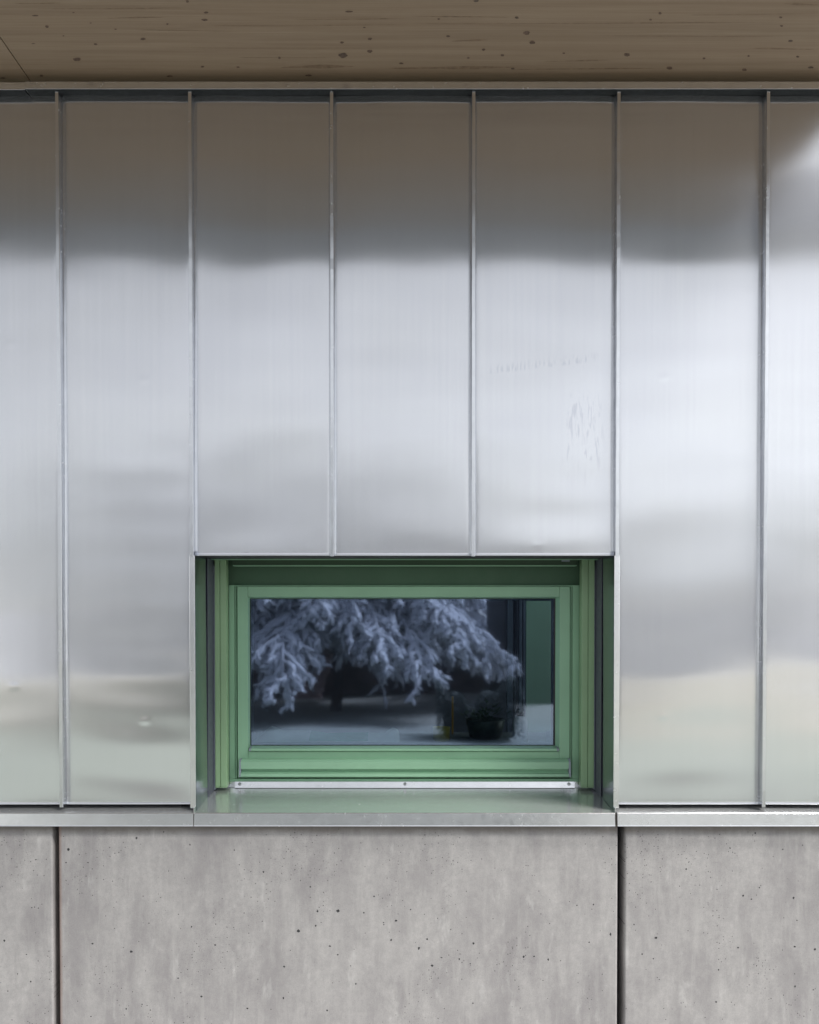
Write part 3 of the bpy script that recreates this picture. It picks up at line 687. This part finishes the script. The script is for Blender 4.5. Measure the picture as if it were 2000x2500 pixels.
# ---------------------------------------------------------------- room behind the glass
RY0, RY1 = .33, 3.4
rz0, rz1 = EYE - 1.25, EYE + .95
rm = thing("room", (0, 1.5, rz0), "dim interior behind the window glass", "room")
rm['kind'] = 'structure'
box("room_floor", (-2.4, 2.4, RY0, RY1, rz0 - .05, rz0), M['floor_in'], rm, 0)
box("room_ceiling", (-2.4, .62, RY0, RY1, rz1, rz1 + .05), M['plaster'], rm, 0, extra=[(.62, 2.4, 1.0, RY1, rz1, rz1 + .05)])  # opening over the board added to let sky light in
box("room_wall", (-2.45, -2.4, RY0, RY1, rz0, rz1), M['plaster'], rm, 0, extra=[(-2.45, 2.45, RY1, RY1 + .05, rz0, rz1), (2.4, 2.45, 1.9, RY1, rz0, rz1)])  # right side left open near the window, an added light inlet
gp = box("green_board", (X(1284, 1640, 1.1), 1.3, 1.1, 1.13, rz0 + .4, rz1 - .001), M['curtain'], None, .002)
tag(gp, "pale green upright board seen through the right end of the glass", "board")
ml = thing("inner_window_frame", (X(1262, 1640, 1.05), 1.05, rz0), "dark blue grey upright frame seen through the glass beside the green board", "frame")
for a, b, yy in ((1238, 1252, 1.06), (1255, 1263, 1.08), (1267, 1274, 1.05), (1277, 1283, 1.09)):
    box("upright", (X(a, 1640, yy), X(b, 1640, yy), yy, yy + .03, rz0, rz1 - .001), M['mullion'], ml, .002)
ZL = EYE - .435
ld = box("ledge", (-.62, .62, .325, .80, ZL - .03, ZL), M['ledge'], None, .002); tag(ld, "grey inner ledge just behind the window glass", "ledge")
def heap(name, pxs, Y0, depth, mats, label, cat):
    n_ = len(pxs); bm = bmesh.new(); rows = []
    prof = [0, .35, .8, 1, .75, .3, 0]
    for i, (px, py) in enumerate(pxs):
        x, zt = onY(px, py, Y0 + depth / 2); row = []
        for j, h in enumerate(prof):
            row.append(bm.verts.new((x, Y0 + depth * j / 6 + .004 * math.sin(i * 1.7 + j), ZL + .001 + max(0, zt - ZL) * h * (1 + .1 * math.sin(i * 2.3 + j * 1.1)))))
        rows.append(row)
    for i in range(n_ - 1):
        for j in range(6):
            f = bm.faces.new((rows[i][j], rows[i + 1][j], rows[i + 1][j + 1], rows[i][j + 1])); f.smooth = True
            if len(mats) > 1 and 5 <= i <= 7 and j in (1, 2): f.material_index = 1
    bmesh.ops.recalc_face_normals(bm, faces=bm.faces)
    bmesh.ops.subdivide_edges(bm, edges=bm.edges, cuts=1, use_grid_fill=True, smooth=.4)
    me = bpy.data.meshes.new(name); bm.to_mesh(me); bm.free()
    return tag(link(name, me, mats), label, cat)
heap("folded_cloth", [(622, 1808), (640, 1792), (665, 1776), (690, 1782), (720, 1783), (760, 1786), (800, 1788), (850, 1790), (900, 1789), (940, 1788), (958, 1780), (972, 1781), (976, 1800)], .42, .22, [M['cloth'], M['clothg']], "long rumpled white cloth with a green stripe lying on the ledge behind the glass", "cloth")
def lathe(name, prof, x, y, z, mat, parent=None, seg=28):
    bm = bmesh.new(); rings = []
    for r, h in prof: rings.append([bm.verts.new((x + r * math.cos(2 * math.pi * k / seg), y + r * math.sin(2 * math.pi * k / seg), z + h)) for k in range(seg)])
    for a, b in zip(rings, rings[1:]):
        for k in range(seg): bm.faces.new((a[k], a[(k + 1) % seg], b[(k + 1) % seg], b[k])).smooth = True
    bm.faces.new(rings[0][::-1]); bm.faces.new(rings[-1])
    me = bpy.data.meshes.new(name); bm.to_mesh(me); bm.free(); return link(name, me, mat, parent)
x, z = onY(1078, 1775, .55)
tag(lathe("cup", [(.022, 0), (.030, .004), (.033, z - ZL - .002), (.034, z - ZL), (.031, z - ZL), (.028, .01)], x, .55, ZL, M['yellow']), "yellow cup standing on the ledge behind the glass", "cup")
x, z = onY(1270, 1740, .5); h = z - ZL
b_ = thing("bottle", (x, .5, ZL), "grey green bottle on the ledge near the right end of the glass", "bottle")
lathe("bottle_body", [(.024, 0), (.028, .004), (.028, h * .72), (.022, h * .84), (.012, h * .9), (.012, h)], x, .5, ZL, M['bottle'], b_)
lathe("bottle_cap", [(.014, h - .012), (.014, h + .004), (.012, h + .006)], x, .5, ZL, M['black'], b_)
x, z = onY(1345, 1785, .45)
tag(lathe("jar", [(.016, 0), (.019, .003), (.019, z - ZL - .006), (.016, z - ZL), (.013, z - ZL)], x, .45, ZL, M['bottle']), "small pale jar at the far right corner of the ledge", "jar")
x, z = onY(1105, 1700, .75)
tag(box("stick", (x - .004, x + .004, .742, .75, ZL, z), M['orange'], None, .001), "thin orange upright stick on the ledge behind the glass", "stick")
# dark pot with a plant
x, z = onY(1185, 1770, .62)
pl = thing("potted_plant", (x, .62, ZL), "dark bushy potted plant on the ledge behind the glass", "plant")
lathe("pot", [(.05, 0), (.06, .01), (.075, .07), (.07, .075), (.06, .06)], x, .62, ZL, M['black'], pl)
bm = bmesh.new(); rnd = random.Random(8)
for k in range(170):
    a = rnd.uniform(0, 6.28); r = rnd.uniform(.0, .11) ; hh = .07 + rnd.uniform(0, .09) * (1 - r / .16)
    c = Vector((x + r * math.cos(a), .62 + r * math.sin(a) * .7, ZL + hh)); d = Vector((math.cos(a), math.sin(a), rnd.uniform(-.2, .9))).normalized() * rnd.uniform(.014, .03)
    s_ = d.cross(Vector((0, 0, 1))).normalized() * .006
    bm.faces.new([bm.verts.new(c - d * .5), bm.verts.new(c + s_), bm.verts.new(c + d * .6), bm.verts.new(c - s_)])
me = bpy.data.meshes.new("foliage"); bm.to_mesh(me); bm.free(); link("foliage", me, M['leaf'], pl)

# ---------------------------------------------------------------- what the wall looks out on
def snow_tree(name, h, rad, seed, label, loc, z_low=.1, nb=60, twigs=14, sub=3, tw=.05):
    rnd = random.Random(seed)
    t = thing(name, loc, label, "tree", "snow laden conifers facing the building")
    ox, oy, oz = loc
    V = []; F = []
    def tube(p, r):   # list of points, list of radii, five-sided
        base = len(V); K = 5
        for i, q in enumerate(p):
            d = (p[min(i + 1, len(p) - 1)] - p[max(i - 1, 0)]).normalized()
            u = d.cross(Vector((.3, .2, 1))).normalized(); v = d.cross(u)
            for k in range(K):
                a = 2 * math.pi * k / K; V.append(tuple(q + (u * math.cos(a) + v * math.sin(a)) * r[i]))
        for i in range(len(p) - 1):
            for k in range(K): F.append((base + i * K + k, base + i * K + (k + 1) % K, base + (i + 1) * K + (k + 1) % K, base + (i + 1) * K + k))
        F.append(tuple(base + (len(p) - 1) * K + k for k in range(K)))
    TV = len(V)
    for b in range(nb):
        fz = (b / nb) ** 1.25
        z0 = h * (z_low + (1 - z_low) * fz) + rnd.uniform(-.1, .1) * h * .1
        L = rad * (1 - fz) ** .8 * rnd.uniform(.75, 1.1) + .25
        a = b * 2.399 + rnd.uniform(-.3, .3)
        dr = Vector((math.cos(a), math.sin(a), 0)); side = Vector((-dr.y, dr.x, 0))
        pts = []; n_ = 8
        for i in range(n_ + 1):
            s = i / n_
            pts.append(Vector((ox, oy, oz + z0)) + dr * L * s + Vector((0, 0, L * (.22 * s - .62 * s * s))) + side * .12 * L * math.sin(3 * s + b))
        tube(pts, [tw * 1.3 * (1 - .6 * i / n_) for i in range(n_ + 1)])
        for k in range(twigs):
            s = .15 + .85 * k / twigs; i = min(n_ - 1, int(s * n_)); p0 = pts[i].lerp(pts[i + 1], s * n_ - i)
            sg = 1 if k % 2 else -1; tl = L * .42 * (1.15 - s) * rnd.uniform(.7, 1.2) + .18
            d1 = (dr * rnd.uniform(.3, .8) + side * sg * rnd.uniform(.5, 1) + Vector((0, 0, rnd.uniform(-.5, -.05)))).normalized()
            q = [p0]; dv = d1.copy()
            for m_ in range(1, 7):
                dv = (dv + Vector((rnd.uniform(-.45, .45), rnd.uniform(-.45, .45), rnd.uniform(-.55, .12)))).normalized()
                q.append(q[-1] + dv * tl / 6)
            tube(q, [tw * .7] + [tw * rnd.uniform(.55, 1.35) for _ in range(5)] + [tw * .3])
            for m_ in range(sub):
                p1 = q[1 + m_ % 6]; l2 = tl * rnd.uniform(.10, .26) + .08
                dv = (d1 + Vector((rnd.uniform(-1.2, 1.2), rnd.uniform(-1.2, 1.2), rnd.uniform(-1.3, .1)))).normalized(); qq = [p1]
                for _ in range(3):
                    dv = (dv + Vector((rnd.uniform(-.6, .6), rnd.uniform(-.6, .6), rnd.uniform(-.6, .1)))).normalized()
                    qq.append(qq[-1] + dv * l2 / 3)
                tube(qq, [tw * .5, tw * rnd.uniform(.6, 1.4), tw * rnd.uniform(.5, 1.2), tw * .25])
    A = np.array(V); rs = np.random.RandomState(seed); A += rs.normal(0, tw * .30, A.shape)
    me = bpy.data.meshes.new("crown"); me.from_pydata(A.tolist(), [], F)
    me.polygons.foreach_set('use_smooth', [True] * len(me.polygons))
    link("crown", me, M['bough'], t)
    V.clear(); F.clear()
    pts = [Vector((ox + .08 * math.sin(i), oy + .05 * math.cos(i * 2), oz - .1 + h * i / 8)) for i in range(9)]
    tube(pts, [h * .022 * (1 - .11 * i) + .01 for i in range(9)])
    me = bpy.data.meshes.new("trunk"); me.from_pydata(V, [], F)
    link("trunk", me, M['bark'], t)
    return t
def copy_tree(t, loc, rz, s, label):
    r = t.copy(); C.objects.link(r); r.location = loc; r.rotation_euler = (0, 0, rz); r.scale = (s, s, s); r['label'] = label
    for ch in list(t.children):
        c = ch.copy(); C.objects.link(c); c.parent = r
    return r
snow_tree("spruce_tree", 5.0, 3.0, 3, "large drooping snow laden spruce nearest the building, mirrored in the glass", (-1.3, -12.3, 0), z_low=.40, nb=90, twigs=30, sub=12, tw=.033)
snow_tree("spruce_tree", 5.0, 3.0, 9, "broad snowy spruce left of the nearest one, mirrored in the glass", (-5.2, -14.0, 0), z_low=.4, nb=50, twigs=16, sub=4, tw=.05)
far = snow_tree("spruce_tree", 9.5, 2.8, 21, "first tall snowy spruce in the far row opposite the building", (-13, -30, 0), z_low=.06, nb=80, twigs=12, sub=2, tw=.11)
rnd = random.Random(12)
words = ["second", "third", "fourth", "fifth", "sixth", "seventh", "eighth", "ninth", "tenth", "eleventh", "twelfth"]
for k in range(11):
    copy_tree(far, (-10.2 + k * 3.1 + rnd.uniform(-.6, .6), -31 + rnd.uniform(-4, 3), 0), rnd.uniform(0, 6), rnd.uniform(.62, 1.1), words[k] + " tall snowy spruce from the left in the far row")
# dark shed and plank stack under the branches
sh = thing("timber_shed", (-1.2, -15.2, 0), "low dark board shed under the snowy spruce branches", "shed")
bm = bmesh.new()
for k in range(7): bm_box(bm, -3.6, 1.9, -15.2 - .012 * (k % 2), -15.1, .05 + k * .16, .05 + k * .16 + .145)
me = bpy.data.meshes.new("board_wall"); bm.to_mesh(me); bm.free(); link("board_wall", me, M['shed'], sh)
box("shed_body", (-3.6, 1.9, -17.5, -15.22, .0, 1.15), M['shed'], sh, .01)
box("snowy_roof", (-3.8, 1.95, -17.8, -15.0, 1.15, 1.24), M['bough'], sh, .06)
ps = thing("plank_stack", (-2.1, -14.0, 0), "leaning stack of pale planks in front of the dark shed", "planks")
bm = bmesh.new(); rnd = random.Random(2)
for k in range(15): bm_box(bm, -2.35 + .022 * k + rnd.uniform(-.03, .03), -1.75 + .022 * k + rnd.uniform(-.03, .03), -14.2, -13.9, .05 + k * .075, .05 + k * .075 + .05)
me = bpy.data.meshes.new("planks"); bm.to_mesh(me); bm.free(); link("planks", me, M['planks'], ps)
# unseen dark block added beyond the spruce to darken the right glass reflection
bn = thing("dark_blocker", (2.6, -13.5, 0), "unseen tall dark block added right of the nearest spruce to darken the glass reflection", "blocker")
bm = bmesh.new()
for k in range(5): bm_box(bm, 2.02 + k * .2, 2.02 + k * .2 + .197, -13.4 + .012 * (k % 2), -13.3 + .012 * (k % 2), 0, 2.9)
me = bpy.data.meshes.new("board_wall"); bm.to_mesh(me); bm.free(); link("board_wall", me, M['blocker'], bn)
box("blocker_body", (2.0, 3.02, -17, -13.42, 0, 2.9), M['blocker'], bn, .01)
box("snowy_roof", (1.9, 3.1, -17.2, -13.2, 2.9, 3.15), M['bough'], bn, .06)

# low hedge in front of the dark block
hg = thing("hedge", (1.25, -8.6, 0), "low dark hedge dusted with snow, mirrored in the lower right of the glass", "hedge")
bm = bmesh.new(); rnd = random.Random(77)
for k in range(7500):
    x = rnd.uniform(.45, 1.65); y = rnd.uniform(-8.95, -8.25); top = .62 + .14 * math.sin(x * 5) + .06 * math.sin(x * 17 + 1)
    z = top * rnd.random() ** .6
    e_ = rnd.choice((0, 1, 2))
    if e_ == 0: y = -8.25 + rnd.uniform(-.06, .04)
    elif e_ == 1: z = top + rnd.uniform(-.05, .04)
    c = Vector((x, y, z)); d = Vector((rnd.uniform(-1, 1), rnd.uniform(-1, 1), rnd.uniform(-.4, 1))).normalized() * rnd.uniform(.015, .035)
    q = d.cross(Vector((rnd.uniform(-1, 1), .3, .5))).normalized() * .012
    bm.faces.new([bm.verts.new(c - d), bm.verts.new(c + q), bm.verts.new(c + d), bm.verts.new(c - q)])
me = bpy.data.meshes.new("hedge_leaves"); bm.to_mesh(me); bm.free(); link("hedge_leaves", me, M['leafout'], hg)
box("hedge_core", (.55, 1.55, -8.85, -8.36, 0, .45), M['blocker'], hg, .06)
